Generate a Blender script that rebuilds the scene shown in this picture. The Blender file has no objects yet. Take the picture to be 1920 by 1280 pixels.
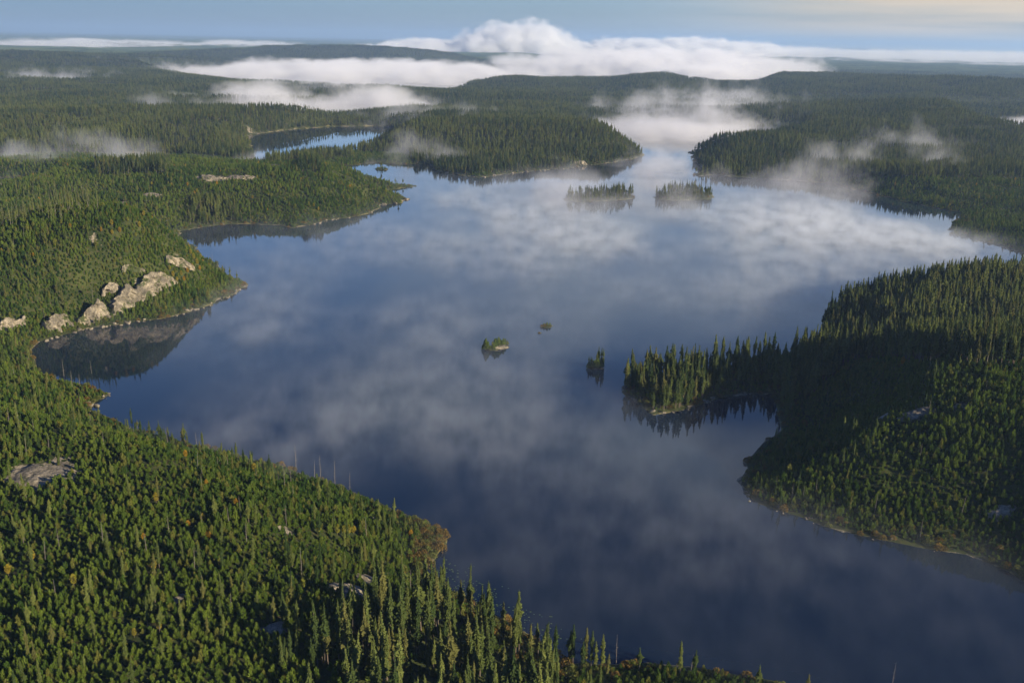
import bpy, math, random
import numpy as np
from mathutils import Matrix, Vector

R = math.radians
random.seed(7)
RNG = np.random.default_rng(7)
SC = bpy.context.scene
COL = SC.collection

# ------------------------------------------------------------------ camera
CAM_H = 100.0
FPX = 1867.0                       # focal length in pixels of the 1920 px wide photograph
PITCH = math.atan(568 / FPX)
ROLL = R(1.07)
cf = np.array([0, math.cos(PITCH), -math.sin(PITCH)])
cr0 = np.array([1.0, 0, 0]); cu0 = np.array([0, math.sin(PITCH), math.cos(PITCH)])
cr = cr0 * math.cos(ROLL) + cu0 * math.sin(ROLL)
cu = -cr0 * math.sin(ROLL) + cu0 * math.cos(ROLL)
CAMPOS = np.array([0, 0, CAM_H])
cam_d = bpy.data.cameras.new('camera')
cam_d.sensor_width = 36; cam_d.lens = FPX / 1920 * 36
cam_d.clip_start = 1; cam_d.clip_end = 200000
cam = bpy.data.objects.new('camera', cam_d); COL.objects.link(cam)
M = Matrix(((cr[0], cu[0], -cf[0], 0), (cr[1], cu[1], -cf[1], 0), (cr[2], cu[2], -cf[2], CAM_H), (0, 0, 0, 1)))
cam.matrix_world = M
SC.camera = cam

def ray(px, py):
    d = cf + cr * ((px - 960) / FPX) + cu * ((640 - py) / FPX)
    return d / np.linalg.norm(d)
def flat(px, py, z=0.0):
    d = ray(px, py); t = (z - CAM_H) / d[2]
    return (CAMPOS + d * t)[:2]
def to_px(x, y, z):
    p = np.stack([x, y, z - CAM_H], -1)
    w = p @ cf
    return 960 + FPX * (p @ cr) / w, 640 - FPX * (p @ cu) / w, w

# ------------------------------------------------------------------ light, sky, exposure
SUN_EL, SUN_AZ = 18.0, 121.0        # degrees; azimuth clockwise from the view direction (+Y)
sd = bpy.data.lights.new('sun', 'SUN'); sd.energy = 5.0; sd.angle = R(0.5); sd.color = (1.0, 0.86, 0.64)
sun = bpy.data.objects.new('sun', sd); COL.objects.link(sun)
sdir = Vector((math.sin(R(SUN_AZ)) * math.cos(R(SUN_EL)), math.cos(R(SUN_AZ)) * math.cos(R(SUN_EL)), math.sin(R(SUN_EL))))
sun.rotation_euler = sdir.to_track_quat('Z', 'Y').to_euler()
sun.location = sdir * 400

class NT:
    """tiny helper for node trees"""
    def __init__(s, tree): s.t = tree
    def n(s, typ, **kw):
        nd = s.t.nodes.new(typ)
        for k, v in kw.items(): setattr(nd, k, v)
        return nd
    def set(s, sock, v):
        if isinstance(v, bpy.types.NodeSocket): s.t.links.new(v, sock)
        elif v is not None: sock.default_value = v
    def math(s, op, a, b=None, c=None, clamp=False):
        nd = s.n('ShaderNodeMath', operation=op, use_clamp=clamp)
        for i, v in enumerate((a, b, c)):
            if v is not None: s.set(nd.inputs[i], v)
        return nd.outputs[0]
    def mix(s, f, a, b):
        nd = s.n('ShaderNodeMix', data_type='RGBA')
        s.set(nd.inputs[0], f); s.set(nd.inputs[6], a); s.set(nd.inputs[7], b)
        return nd.outputs[2]
    def noise(s, vec, scale, detail=3, rough=.55, dim='3D', w=None):
        nd = s.n('ShaderNodeTexNoise', noise_dimensions=dim)
        s.set(nd.inputs['Vector'], vec); nd.inputs['Scale'].default_value = scale
        nd.inputs['Detail'].default_value = detail; nd.inputs['Roughness'].default_value = rough
        return nd.outputs[0]
    def ramp(s, v, a, b, smooth=True):
        nd = s.n('ShaderNodeMapRange', interpolation_type='SMOOTHSTEP' if smooth else 'LINEAR')
        s.set(nd.inputs[0], v); nd.inputs[1].default_value = a; nd.inputs[2].default_value = b
        return nd.outputs[0]
    def vmul(s, v, k):
        nd = s.n('ShaderNodeVectorMath', operation='MULTIPLY'); s.set(nd.inputs[0], v); nd.inputs[1].default_value = k
        return nd.outputs[0]
    def comb(s, x, y, z):
        nd = s.n('ShaderNodeCombineXYZ')
        for i, v in enumerate((x, y, z)): s.set(nd.inputs[i], v)
        return nd.outputs[0]
    def sep(s, v):
        nd = s.n('ShaderNodeSeparateXYZ'); s.set(nd.inputs[0], v); return nd.outputs

world = bpy.data.worlds.new("World"); SC.world = world; world.use_nodes = True
wt = world.node_tree; wt.nodes.clear(); W = NT(wt)
sky = W.n('ShaderNodeTexSky', sky_type='NISHITA', sun_disc=False)
sky.sun_elevation = R(SUN_EL); sky.sun_rotation = R(SUN_AZ); sky.altitude = 300; sky.air_density = 1.0; sky.dust_density = 0.4; sky.ozone_density = 3.5
tc = W.n('ShaderNodeTexCoord').outputs['Generated']
vx, vy, vz = W.sep(tc)
ysafe = W.math('MAXIMUM', vy, 0.05)
az = W.math('DIVIDE', vx, ysafe); el = W.math('DIVIDE', vz, ysafe)
# drifting cloud: soft patches standing over the lake, seen for the most part mirrored in it
def rot_uv(th, su, sv):
    u = W.math('ADD', W.math('MULTIPLY', az, math.cos(th) * su), W.math('MULTIPLY', el, math.sin(th) * su))
    v = W.math('ADD', W.math('MULTIPLY', az, -math.sin(th) * sv), W.math('MULTIPLY', el, math.cos(th) * sv)); return u, v
u1, v1 = rot_uv(-.55, 1.0, 2.6); u2, v2 = rot_uv(-.8, 1.0, 3.2)
n1 = W.noise(W.comb(u1, v1, 0.0), 3.4, 5, .5)
n2 = W.noise(W.comb(u2, v2, 3.7), 1.1, 3, .5)
cl = None
def mirror_dir(px, py):
    d = ray(px, py); return d[0] / d[1], -d[2] / d[1]
def dir_of(px, py):
    d = ray(px, py); return d[0] / d[1], d[2] / d[1]
CLOUDS = [  # pixel where the cloud is mirrored, half sizes in px, strength
    (1600, 425, 260, 55, 2.4), (1420, 470, 400, 110, .7), (980, 430, 260, 90, 1.1), (1050, 360, 300, 50, .8), (760, 540, 240, 80, .7), (560, 650, 260, 90, .75), (700, 740, 320, 70, .5),
    (1050, 600, 330, 90, .8), (1250, 830, 260, 60, .9), (1350, 900, 200, 60, .6), (1400, 570, 300, 60, .7), (600, 262, 120, 20, .6), (900, 780, 300, 90, .35), (1340, 780, 120, 20, -.5), (1140, 720, 90, 70, -.6)]
for px, py, sx, sy, k in CLOUDS:
    a0, e0 = mirror_dir(px, py); a1, _ = mirror_dir(px + sx, py); _, e1 = mirror_dir(px, py + sy)
    dx = W.math('MULTIPLY', W.math('SUBTRACT', az, a0), 1 / (a1 - a0)); dy = W.math('MULTIPLY', W.math('SUBTRACT', el, e0), 1 / abs(e1 - e0))
    r2 = W.math('ADD', W.math('MULTIPLY', dx, dx), W.math('MULTIPLY', dy, dy))
    g = W.math('MULTIPLY', W.math('EXPONENT', W.math('MULTIPLY', r2, -1.1)), k)
    cl = g if cl is None else W.math('ADD', cl, g)
cl = W.math('MULTIPLY', cl, W.math('MULTIPLY_ADD', W.ramp(W.math('ADD', W.math('MULTIPLY', n1, .45), W.math('MULTIPLY', n2, .55)), .36, .64), .85, .15))
# thin stretched bands low in the right of the sky
nb = W.noise(W.comb(W.math('MULTIPLY', az, 1.0), W.math('MULTIPLY', el, 26.0), 1.3), 2.6, 5, .6)
band = W.math('MULTIPLY', W.ramp(nb, .18, .62), W.math('MULTIPLY', W.ramp(az, .04, .42), W.ramp(el, .13, .03)))
cl = W.math('ADD', cl, W.math('MULTIPLY', band, .95), clamp=True)
ccol = W.mix(W.math('MULTIPLY', W.ramp(az, .0, .3), W.ramp(el, .14, .05)), (3.5, 4.2, 5.3, 1), (4.5, 3.6, 2.5, 1))
skyc = W.n('ShaderNodeMix', data_type='RGBA', blend_type='MULTIPLY'); skyc.inputs[0].default_value = 1
W.set(skyc.inputs[6], sky.outputs[0]); skyc.inputs[7].default_value = (.63, .71, .90, 1)
low = W.n('ShaderNodeMix', data_type='RGBA', blend_type='MULTIPLY'); W.set(low.inputs[0], W.ramp(el, .10, .02))
zen = W.n('ShaderNodeMix', data_type='RGBA', blend_type='MULTIPLY'); W.set(zen.inputs[0], W.ramp(el, .28, .62)); W.set(zen.inputs[6], skyc.outputs[2]); zen.inputs[7].default_value = (.24, .38, .62, 1)
W.set(low.inputs[6], zen.outputs[2]); W.set(low.inputs[7], W.mix(W.ramp(az, -.5, .3), (.31, .38, .51, 1), (.58, .60, .64, 1)))
wc = W.mix(cl, low.outputs[2], ccol)
bg = W.n('ShaderNodeBackground'); W.set(bg.inputs[0], wc); bg.inputs[1].default_value = 0.1
wo = W.n('ShaderNodeOutputWorld'); W.set(wo.inputs[0], bg.outputs[0])

SC.view_settings.view_transform = 'Standard'; SC.view_settings.look = 'None'
SC.view_settings.exposure = 0.98; SC.view_settings.gamma = 1.0; SC.view_settings.use_curve_mapping = False
cy = SC.cycles
cy.use_denoising = True; cy.denoiser = 'OPENIMAGEDENOISE'
cy.max_bounces = 8; cy.diffuse_bounces = 2; cy.glossy_bounces = 2; cy.transmission_bounces = 2; cy.transparent_max_bounces = 8
cy.volume_bounces = 6; cy.volume_max_steps = 256; cy.volume_step_rate = 1.0
cy.caustics_reflective = False; cy.caustics_refractive = False
cy.sample_clamp_indirect = 4.0

# ------------------------------------------------------------------ noise and shapes in numpy
def hash2(ix, iy, seed):
    h = (ix.astype(np.int64) * 374761393 + iy.astype(np.int64) * 668265263 + seed * 974711) & 0xffffffff
    h = ((h ^ (h >> 13)) * 1274126177) & 0xffffffff
    h = h ^ (h >> 16)
    return (h & 0xffffff) / float(0xffffff)
def vnoise(x, y, seed=0):
    ix = np.floor(x); iy = np.floor(y); fx = x - ix; fy = y - iy
    fx = fx * fx * fx * (fx * (fx * 6 - 15) + 10); fy = fy * fy * fy * (fy * (fy * 6 - 15) + 10)
    a = hash2(ix, iy, seed); b = hash2(ix + 1, iy, seed); c = hash2(ix, iy + 1, seed); d = hash2(ix + 1, iy + 1, seed)
    return (a + (b - a) * fx) * (1 - fy) + (c + (d - c) * fx) * fy
def fbm(x, y, scale, octaves=4, seed=0):
    s = 0; a = 1; tot = 0; x = x / scale; y = y / scale
    for o in range(octaves):
        s = s + a * vnoise(x, y, seed + o * 17); tot += a; a *= .5
        x, y = (x * 1.6 + y * 1.2) + 5.3, (y * 1.6 - x * 1.2) + 9.1
    return s / tot
def sstep(v): v = np.clip(v, 0, 1); return v * v * (3 - 2 * v)

def poly_sd(x, y, P):
    """signed distance, negative inside"""
    d2 = np.full(x.shape, 1e18); inside = np.zeros(x.shape, bool)
    n = len(P)
    for i in range(n):
        ax, ay = P[i]; bx, by = P[(i + 1) % n]
        ex, ey = bx - ax, by - ay
        wx, wy = x - ax, y - ay
        t = np.clip((wx * ex + wy * ey) / (ex * ex + ey * ey + 1e-9), 0, 1)
        qx = wx - ex * t; qy = wy - ey * t
        d2 = np.minimum(d2, qx * qx + qy * qy)
        c = (ay > y) != (by > y)
        if ey != 0:
            inside ^= c & (x < ex * (y - ay) / ey + ax)
    d = np.sqrt(d2)
    return np.where(inside, -d, d)
def in_px(px, py, P):
    inside = np.zeros(px.shape, bool); n = len(P)
    for i in range(n):
        ax, ay = P[i]; bx, by = P[(i + 1) % n]
        if ay == by: continue
        c = (ay > py) != (by > py)
        inside ^= c & (px < (bx - ax) * (py - ay) / (by - ay) + ax)
    return inside

# ------------------------------------------------------------------ the waterlines, traced in the photograph, put on the water plane
LAKE = [(800, 1082), (880, 1130), (960, 1168), (1040, 1222), (1062, 1240), (1200, 1241), (1330, 1253), (1440, 1274), (1600, 1310), (1750, 1345),
        (1920, 1420), (2300, 1700), (2700, 1500), (2350, 1290), (2100, 1175), (2000, 1128),
        (1920, 1094), (1890, 1075), (1848, 1057), (1805, 1041), (1741, 1031), (1677, 1018), (1613, 1005), (1548, 988), (1484, 965), (1442, 950), (1399, 928),
        (1382, 903), (1386, 893), (1403, 876), (1395, 861), (1425, 837), (1463, 807), (1459, 773), (1450, 738), (1399, 738), (1339, 749), (1288, 768),
        (1228, 778), (1185, 746), (1164, 736), (1180, 708), (1220, 698), (1300, 692), (1400, 688), (1480, 684), (1526, 655),
        (1532, 625), (1550, 600), (1600, 572), (1700, 548), (1850, 536), (1990, 530), (2150, 500), (2050, 486), (1930, 478), (1890, 467), (1860, 457), (1820, 447), (1780, 438),
        (1775, 430), (1790, 415), (1800, 402), (1800, 398), (1760, 392), (1710, 382), (1660, 370), (1605, 356), (1560, 346), (1510, 340), (1395, 333), (1335, 328),
        (1310, 312), (1300, 298), (1290, 285), (1310, 279), (1380, 273), (1436, 266), (1470, 258), (1440, 246), (1300, 236), (1160, 232), (1090, 236),
        (1080, 249), (1130, 262), (1190, 280), (1212, 291), (1180, 300), (1140, 306), (1110, 310), (1060, 317), (1020, 320), (960, 326), (905, 333), (880, 331), (850, 328),
        (815, 319), (800, 308), (740, 309), (700, 306), (640, 312), (602, 320), (604, 328), (660, 336), (700, 341), (740, 347), (785, 348), (740, 356), (705, 361), (715, 366), (752, 366), (768, 373), (750, 381),
        (715, 384), (700, 398), (670, 405), (620, 413), (580, 423), (550, 428), (520, 423), (480, 421), (430, 421), (380, 426), (338, 434),
        (348, 450), (374, 472), (398, 492), (420, 510), (445, 525), (465, 532), (440, 549), (400, 569), (350, 586), (300, 598), (240, 606), (180, 614), (120, 627), (68, 644),
        (62, 668), (70, 690), (110, 712), (165, 724), (207, 735), (190, 749), (172, 768), (230, 793), (290, 814), (360, 830), (440, 850), (520, 870), (600, 898), (680, 928),
        (740, 952), (800, 980), (830, 998), (838, 1020), (820, 1045), (805, 1062)]
LAGOON = [(455, 258), (500, 249), (560, 242), (620, 238), (700, 237), (760, 240), (735, 252), (715, 263), (690, 275), (640, 286), (560, 293), (520, 301), (480, 303), (468, 285), (470, 268)]
POND = [(-80, 334), (0, 333), (40, 334), (30, 342), (0, 350), (-80, 355)]
# lakes that lie under the fog banks
F1 = [(290, 126), (360, 146), (430, 152), (520, 160), (640, 166), (850, 172), (880, 158), (980, 151), (1120, 148), (1300, 160), (1330, 167), (1385, 167), (1430, 148), (1560, 138), (1250, 130), (1060, 128), (940, 127), (600, 127), (560, 122)]
F3 = [(330, 219), (460, 214), (700, 213), (830, 212), (800, 196), (640, 194), (460, 203)]
F5 = [(1860, 228), (1930, 262), (2000, 262), (2000, 236)]
WATERS = [np.array([flat(*p) for p in P]) for P in (LAKE, LAGOON, POND, F1, F3, F5)]
ISL_A = [(1052, 372), (1085, 367), (1120, 368), (1160, 363), (1190, 366), (1188, 373), (1150, 377), (1100, 379), (1060, 378)]
ISL_B = [(1222, 370), (1250, 364), (1300, 362), (1335, 363), (1342, 369), (1325, 375), (1280, 376), (1240, 376)]
ISL_G = [(1296, 328), (1310, 325), (1334, 326), (1334, 329), (1312, 331)]
ISL_H = [(700, 317), (712, 315), (727, 317), (724, 320), (706, 320)]
ISL_C = [(901, 654), (915, 649), (935, 648), (950, 645), (958, 643), (955, 648), (940, 654), (925, 658), (908, 657)]
ISL_D = [(1012, 612), (1020, 608), (1034, 608), (1038, 611), (1030, 615), (1018, 615)]
ISL_E = [(1004, 626), (1010, 622), (1017, 621), (1015, 625), (1009, 627)]
ISL_F = [(1099, 688), (1108, 684), (1125, 682), (1135, 685), (1132, 691), (1118, 694), (1104, 692)]
ISLANDS = [np.array([flat(*p) for p in P]) for P in (ISL_A, ISL_B, ISL_G, ISL_H, ISL_C, ISL_D, ISL_E, ISL_F)]

def land_d(x, y):
    r = np.hypot(x, y); k = np.clip(r / 400, .35, 3)
    xx = x + (fbm(x, y, 9, 3, 3) - .5) * 4.0 * k; yy = y + (fbm(x, y, 9, 3, 4) - .5) * 4.0 * k
    d = np.full(x.shape, 1e9)
    for P in WATERS:
        d = np.minimum(d, poly_sd(xx, yy, P))
    xi = x + (xx - x) * .35; yi = y + (yy - y) * .35
    for P in ISLANDS:
        d = np.maximum(d, -poly_sd(xi, yi, P))
    return d

HILLS = [  # pixel of the foot, half sizes across / along the view (m), height (m)
    (250, 545, 62, 42, 15, 1.0), (90, 545, 60, 55, 14, 1.0), (180, 430, 90, 60, 6, 1.0),
    (430, 372, 120, 70, 10, 1.0), (620, 372, 60, 40, 5, 1.0), (250, 330, 200, 50, 6, 1.0),
    (1740, 590, 60, 40, 5, 1.0), (1960, 560, 90, 60, 3, 1.0), (1790, 800, 34, 30, 7, 1.0), (1500, 760, 40, 40, -5, 1.0), (1960, 900, 60, 60, 16, 1),
    (80, 900, 40, 30, 7, 1), (350, 950, 60, 40, 5, 1), (600, 1150, 40, 30, 4, 1), (100, 1200, 60, 50, 5, 1),
    (990, 285, 140, 70, 11, 1.0), (870, 265, 160, 60, 8, 1), (560, 238, 330, 60, 10, 1.0), (250, 250, 300, 100, 8, 1),
    (1240, 165, 110, 110, 17, 1.0), (1100, 165, 330, 200, 8, 1.0), (1560, 165, 330, 260, 19, 1.0), (1700, 260, 350, 120, 14, 1), (1830, 235, 300, 120, 22, 1),
    (1880, 190, 300, 220, 26, 1), (750, 118, 420, 260, 30, 1.0), (560, 115, 500, 260, 26, 1), (840, 122, 300, 200, 26, 1),
    (200, 125, 900, 500, 18, 1), (480, 139, 260, 70, 22, 1.0), (640, 145, 120, 30, 13, 1.0), (1420, 132, 340, 90, 14, 1), (1290, 124, 130, 60, 22, 1),
    (1650, 350, 150, 60, 8, 1), (1500, 290, 200, 60, 6, 1), (1100, 128, 650, 420, -45, 1), (1180, 118, 700, 600, -30, 1), (600, 305, 110, 40, -12, 1), (690, 288, 80, 40, -12, 1), (500, 318, 70, 20, -6, 1)]
HW = [(*flat(a, b), c, d, e) for a, b, c, d, e, f in HILLS]

def height(x, y, d=None):
    if d is None: d = land_d(x, y)
    r = np.hypot(x, y)
    far = sstep((r - 900) / 1500)
    H = 2.5 + 9 * (fbm(x, y, 130, 4, 11) - .35) + far * (36 * (fbm(x, y * 1.5, 800, 4, 21) - .47)) + sstep((r - 600) / 500) * 10 * (fbm(x, y * 1.6, 260, 3, 23) - .4)
    H = np.maximum(H, 1.0)
    for hx, hy, a, b, hh in HW:
        q = ((x - hx) / a) ** 2 + ((y - hy) / b) ** 2
        H = H + hh * np.exp(-q * .9)
    H = np.where((r > 3300), H * (1 - .75 * sstep((r - 3300) / 600) * sstep((x / r + .02) / .1) * (1 - .6 * sstep((r - 9000) / 3000))), H)
    H = np.maximum(H, .8)
    L = np.where(r > 1200, 90.0, 38.0)
    rough = (fbm(x, y, 7, 3, 31) - .5) * 1.6
    land = .25 * (1 - np.exp(-np.maximum(d, 0) / .8)) + .035 * np.clip(d, 0, 12) + (H + rough) * sstep(d / L)
    veryfar = np.clip((r - 9000) / 12000, 0, 1)
    land = land * (1 - .3 * veryfar)
    return np.where(d > 0, land, np.maximum(d * .35, -4.0) - .05)

def ground_at(px, py):
    """where the ray of a photo pixel meets the terrain"""
    d = ray(px, py); t0, t1 = 20.0, -CAM_H / d[2] + 1
    ts = np.linspace(t0, t1, 500)
    P = CAMPOS + ts[:, None] * d
    h = np.maximum(height(P[:, 0], P[:, 1]), 0)
    i = int(np.argmax(P[:, 2] <= h))
    if P[i, 2] > h[i]: i = len(ts) - 1
    ts = np.linspace(ts[max(i - 1, 0)], ts[i], 30); P = CAMPOS + ts[:, None] * d
    h = np.maximum(height(P[:, 0], P[:, 1]), 0); j = int(np.argmax(P[:, 2] <= h))
    if P[j, 2] > h[j]: j = 29
    return P[j, 0], P[j, 1], h[j]

# ------------------------------------------------------------------ object helpers
def tag(o, label=None, cat=None, group=None, kind=None):
    if label: o['label'] = label
    if cat: o['category'] = cat
    if group: o['group'] = group
    if kind: o['kind'] = kind
    return o
def mesh_obj(name, verts, faces, mats, parent=None, link=True, midx=None, smooth=False):
    me = bpy.data.meshes.new(name)
    v = np.asarray(verts, dtype=np.float32).reshape(-1, 3)
    if isinstance(faces, np.ndarray):
        k = faces.shape[1]; n = len(faces)
        me.vertices.add(len(v)); me.vertices.foreach_set('co', v.ravel())
        me.loops.add(n * k); me.loops.foreach_set('vertex_index', faces.astype(np.int32).ravel())
        me.polygons.add(n); me.polygons.foreach_set('loop_start', np.arange(n, dtype=np.int32) * k)
        me.update(calc_edges=True)
    else:
        me.from_pydata(v.tolist(), [], faces)
    for m in (mats if isinstance(mats, (list, tuple)) else [mats]): me.materials.append(m)
    if midx is not None: me.polygons.foreach_set('material_index', np.asarray(midx, dtype=np.int32))
    if smooth: me.polygons.foreach_set('use_smooth', np.ones(len(me.polygons), dtype=bool))
    me.update()
    o = bpy.data.objects.new(name, me)
    if link: COL.objects.link(o)
    if parent: o.parent = parent
    return o

# ------------------------------------------------------------------ materials
def new_mat(name):
    m = bpy.data.materials.new(name); m.use_nodes = True; m.node_tree.nodes.clear()
    T = NT(m.node_tree); out = T.n('ShaderNodeOutputMaterial'); return m, T, out
def principled(T, out, col, rough=.9, spec=.2, normal=None):
    p = T.n('ShaderNodeBsdfPrincipled'); T.set(p.inputs['Base Color'], col); T.set(p.inputs['Roughness'], rough)
    p.inputs['Specular IOR Level'].default_value = spec
    if normal is not None: T.set(p.inputs['Normal'], normal)
    T.set(out.inputs[0], p.outputs[0]); return p
def bump(T, h, strength, dist):
    b = T.n('ShaderNodeBump'); b.inputs['Strength'].default_value = strength; b.inputs['Distance'].default_value = dist
    T.set(b.inputs['Height'], h); return b.outputs[0]

def leaf_mat(name, c1, c2, c3, f3=.2, trans=.25, patch=90):
    """foliage: colour varies from tree to tree and in drifts over the land"""
    m, T, out = new_mat(name)
    oi = T.n('ShaderNodeObjectInfo')
    geo = T.n('ShaderNodeNewGeometry')
    big = T.noise(oi.outputs['Location'], 1 / patch, 4, .7)
    f = T.ramp(T.math('ADD', T.math('MULTIPLY', oi.outputs['Random'], .5), T.math('MULTIPLY', big, 1.7)), .75, 1.45)
    c = T.mix(f, c1, c2)
    c = T.mix(T.math('MULTIPLY', T.math('GREATER_THAN', T.math('FRACT', T.math('MULTIPLY', oi.outputs['Random'], 37.7)), 1 - f3), .8), c, c3)
    fine = T.noise(geo.outputs['Position'], 1.3, 2, .5)
    hs = T.n('ShaderNodeHueSaturation'); T.set(hs.inputs['Color'], c); T.set(hs.inputs['Value'], T.math('ADD', T.math('MULTIPLY', fine, .9), .55))
    d = T.n('ShaderNodeBsdfDiffuse'); T.set(d.inputs[0], hs.outputs[0])
    t = T.n('ShaderNodeBsdfTranslucent'); T.set(t.inputs[0], hs.outputs[0])
    mx = T.n('ShaderNodeMixShader'); mx.inputs[0].default_value = trans
    T.set(mx.inputs[1], d.outputs[0]); T.set(mx.inputs[2], t.outputs[0]); T.set(out.inputs[0], mx.outputs[0])
    return m
M_SPRUCE = leaf_mat('spruce_needles', (.042, .070, .022, 1), (.165, .190, .050, 1), (.150, .145, .045, 1), .15, .3, 140)
M_PINE = leaf_mat('young_pine_needles', (.045, .092, .016, 1), (.150, .205, .030, 1), (.18, .18, .04, 1), .14, .25, 45)
M_GOLD = leaf_mat('golden_leaves', (.30, .23, .03, 1), (.19, .21, .035, 1), (.36, .20, .02, 1), .25, .35)
M_BRUSH = leaf_mat('russet_brush', (.10, .080, .022, 1), (.18, .115, .028, 1), (.09, .115, .03, 1), .45)
M_FAR = leaf_mat('far_canopy', (.026, .046, .020, 1), (.100, .125, .042, 1), (.12, .13, .045, 1), .05, .1, 260)
m, T, out = new_mat('bark'); principled(T, out, T.mix(T.noise(T.n('ShaderNodeNewGeometry').outputs['Position'], 2.0), (.07, .055, .04, 1), (.16, .13, .10, 1))); M_BARK = m
m, T, out = new_mat('weathered_wood'); principled(T, out, T.mix(T.noise(T.n('ShaderNodeNewGeometry').outputs['Position'], 1.5), (.09, .075, .06, 1), (.22, .20, .17, 1))); M_SNAG = m

def rock_nodes(T, pos):
    a = T.noise(pos, .25, 5, .65); b = T.noise(T.vmul(pos, (1, 1, .35)), 1.4, 4, .6)
    c = T.mix(T.ramp(a, .38, .62), (.12, .105, .08, 1), (.33, .28, .20, 1))
    c = T.mix(T.ramp(b, .50, .68), c, (.13, .115, .085, 1))
    v = T.noise(T.vmul(pos, (1, 1, .5)), 1.1, 6, .75)
    c = T.mix(T.math('MULTIPLY', T.ramp(T.math('ABSOLUTE', T.math('SUBTRACT', v, .5)), .03, .0), .8), c, (.06, .055, .035, 1))
    c = T.mix(T.ramp(T.noise(pos, .16, 5, .7), .52, .60), c, (.05, .06, .02, 1))
    return c, T.math('ADD', T.math('MULTIPLY', b, .8), a)
m, T, out = new_mat('pale_rock'); pos = T.n('ShaderNodeNewGeometry').outputs['Position']
c, h = rock_nodes(T, pos); principled(T, out, c, .9, .2, bump(T, h, .8, .6)); M_ROCK = m

# ground: moss and duff, lichen-pale rock showing in the open, a pale stony rim at the waterline
m, T, out = new_mat('forest_floor'); pos = T.n('ShaderNodeNewGeometry').outputs['Position']
rc, rh = rock_nodes(T, pos)
g1 = T.noise(pos, .08, 5, .65); g2 = T.noise(pos, .9, 3, .6)
gc = T.mix(T.ramp(g1, .35, .65), (.022, .032, .010, 1), (.060, .070, .020, 1))
gc = T.mix(T.ramp(g2, .5, .75), gc, (.075, .060, .028, 1))
sh = T.n('ShaderNodeAttribute', attribute_name='shore').outputs['Fac']
rk = T.n('ShaderNodeAttribute', attribute_name='bare').outputs['Fac']
gc = T.mix(T.ramp(T.math('ADD', rk, T.math('MULTIPLY', T.math('SUBTRACT', g2, .5), .9)), .5, .62), gc, rc)
shm = T.ramp(T.math('ADD', sh, T.math('MULTIPLY', T.math('SUBTRACT', T.noise(pos, .12, 5, .7), .5), 2.6)), .60, .95)
gc = T.mix(shm, gc, T.mix(T.ramp(T.noise(pos, .05, 3), .42, .58), rc, (.17, .15, .05, 1)))
principled(T, out, gc, .95, .1, bump(T, g2, .5, .5)); M_GROUND = m

m, T, out = new_mat('lake_water'); pos = T.n('ShaderNodeNewGeometry').outputs['Position']
w1 = T.noise(pos, .55, 3, .6); w2 = T.noise(pos, .035, 3, .6)
hgt = T.math('MULTIPLY', w1, T.math('ADD', T.math('MULTIPLY', w2, 1.2), -.25))
b = T.n('ShaderNodeBump'); b.inputs['Strength'].default_value = .12; b.inputs['Distance'].default_value = .05; T.set(b.inputs['Height'], hgt)
p = T.n('ShaderNodeBsdfPrincipled'); p.inputs['Base Color'].default_value = (.006, .014, .030, 1)
p.inputs['Roughness'].default_value = .035; p.inputs['IOR'].default_value = 1.333; p.inputs['Specular IOR Level'].default_value = .5
T.set(p.inputs['Normal'], b.outputs[0]); T.set(out.inputs[0], p.outputs[0]); M_WATER = m

# ------------------------------------------------------------------ terrain sheet (rings round the point under the camera, finer close by)
NA, NR = 1000, 1050
azs = np.linspace(R(-52), R(52), NA); rs = 30 * (60000 / 30) ** (np.linspace(0, 1, NR) ** 1.0)
AA, RR = np.meshgrid(azs, rs); X = (np.sin(AA) * RR).ravel(); Y = (np.cos(AA) * RR).ravel()
D = land_d(X, Y); Z = height(X, Y, D)
RBARE = []      # (x, y, radius) open rock patches
BARE_PX = [(85, 890, 7), (45, 885, 4), (535, 995, 2), (708, 975, 1.5), (650, 1108, 4), (690, 1088, 2.5), (340, 1120, 1.5), (515, 1178, 1.6), (375, 1035, 1),
           (262, 532, 2.5), (292, 517, 1.5), (25, 600, 1.5), (332, 478, 1.5), (400, 335, 10), (440, 333, 7), (285, 368, 5), (230, 380, 4),
           (1720, 775, 3), (1655, 785, 2), (1800, 765, 2), (1880, 960, 1.5), (250, 290, 12), (470, 245, 8), (1080, 300, 5), (175, 445, 2), (190, 458, 1.5),
           (520, 310, 8), (690, 262, 6), (1590, 158, 30), (1620, 168, 20)]
for px, py, rr in BARE_PX:
    x, y, z = ground_at(px, py); RBARE.append((x, y, rr))
def bare_at(x, y):
    b = np.zeros(x.shape)
    for bx, by, rr in RBARE:
        q = np.hypot(x - bx, (y - by)) / rr
        b = np.maximum(b, 1 - q * .55)
    return np.clip(b, 0, 1)
BARE = bare_at(X, Y)
idx = np.arange(NA * NR).reshape(NR, NA)
F = np.stack([idx[:-1, :-1], idx[:-1, 1:], idx[1:, 1:], idx[1:, :-1]], -1).reshape(-1, 4)
ground = mesh_obj('ground', np.stack([X, Y, Z], -1), F, M_GROUND, smooth=True)
tag(ground, kind='structure')
sh = np.clip(1 - D / np.clip(np.hypot(X, Y) / 160, 1.2, 7), 0, 1) * (D > -3)
for nm, arr in (('shore', sh), ('bare', BARE)):
    at = ground.data.attributes.new(nm, 'FLOAT', 'POINT'); at.data.foreach_set('value', arr.astype(np.float32))
ang = np.linspace(0, 2 * math.pi, 96, endpoint=False)
wv = [(0, 0, 0)] + [(math.cos(a) * 62000, math.sin(a) * 62000, 0) for a in ang]
water = mesh_obj('water', wv, [(0, i + 1, (i + 1) % 96 + 1) for i in range(96)], M_WATER); tag(water, kind='structure')

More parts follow.
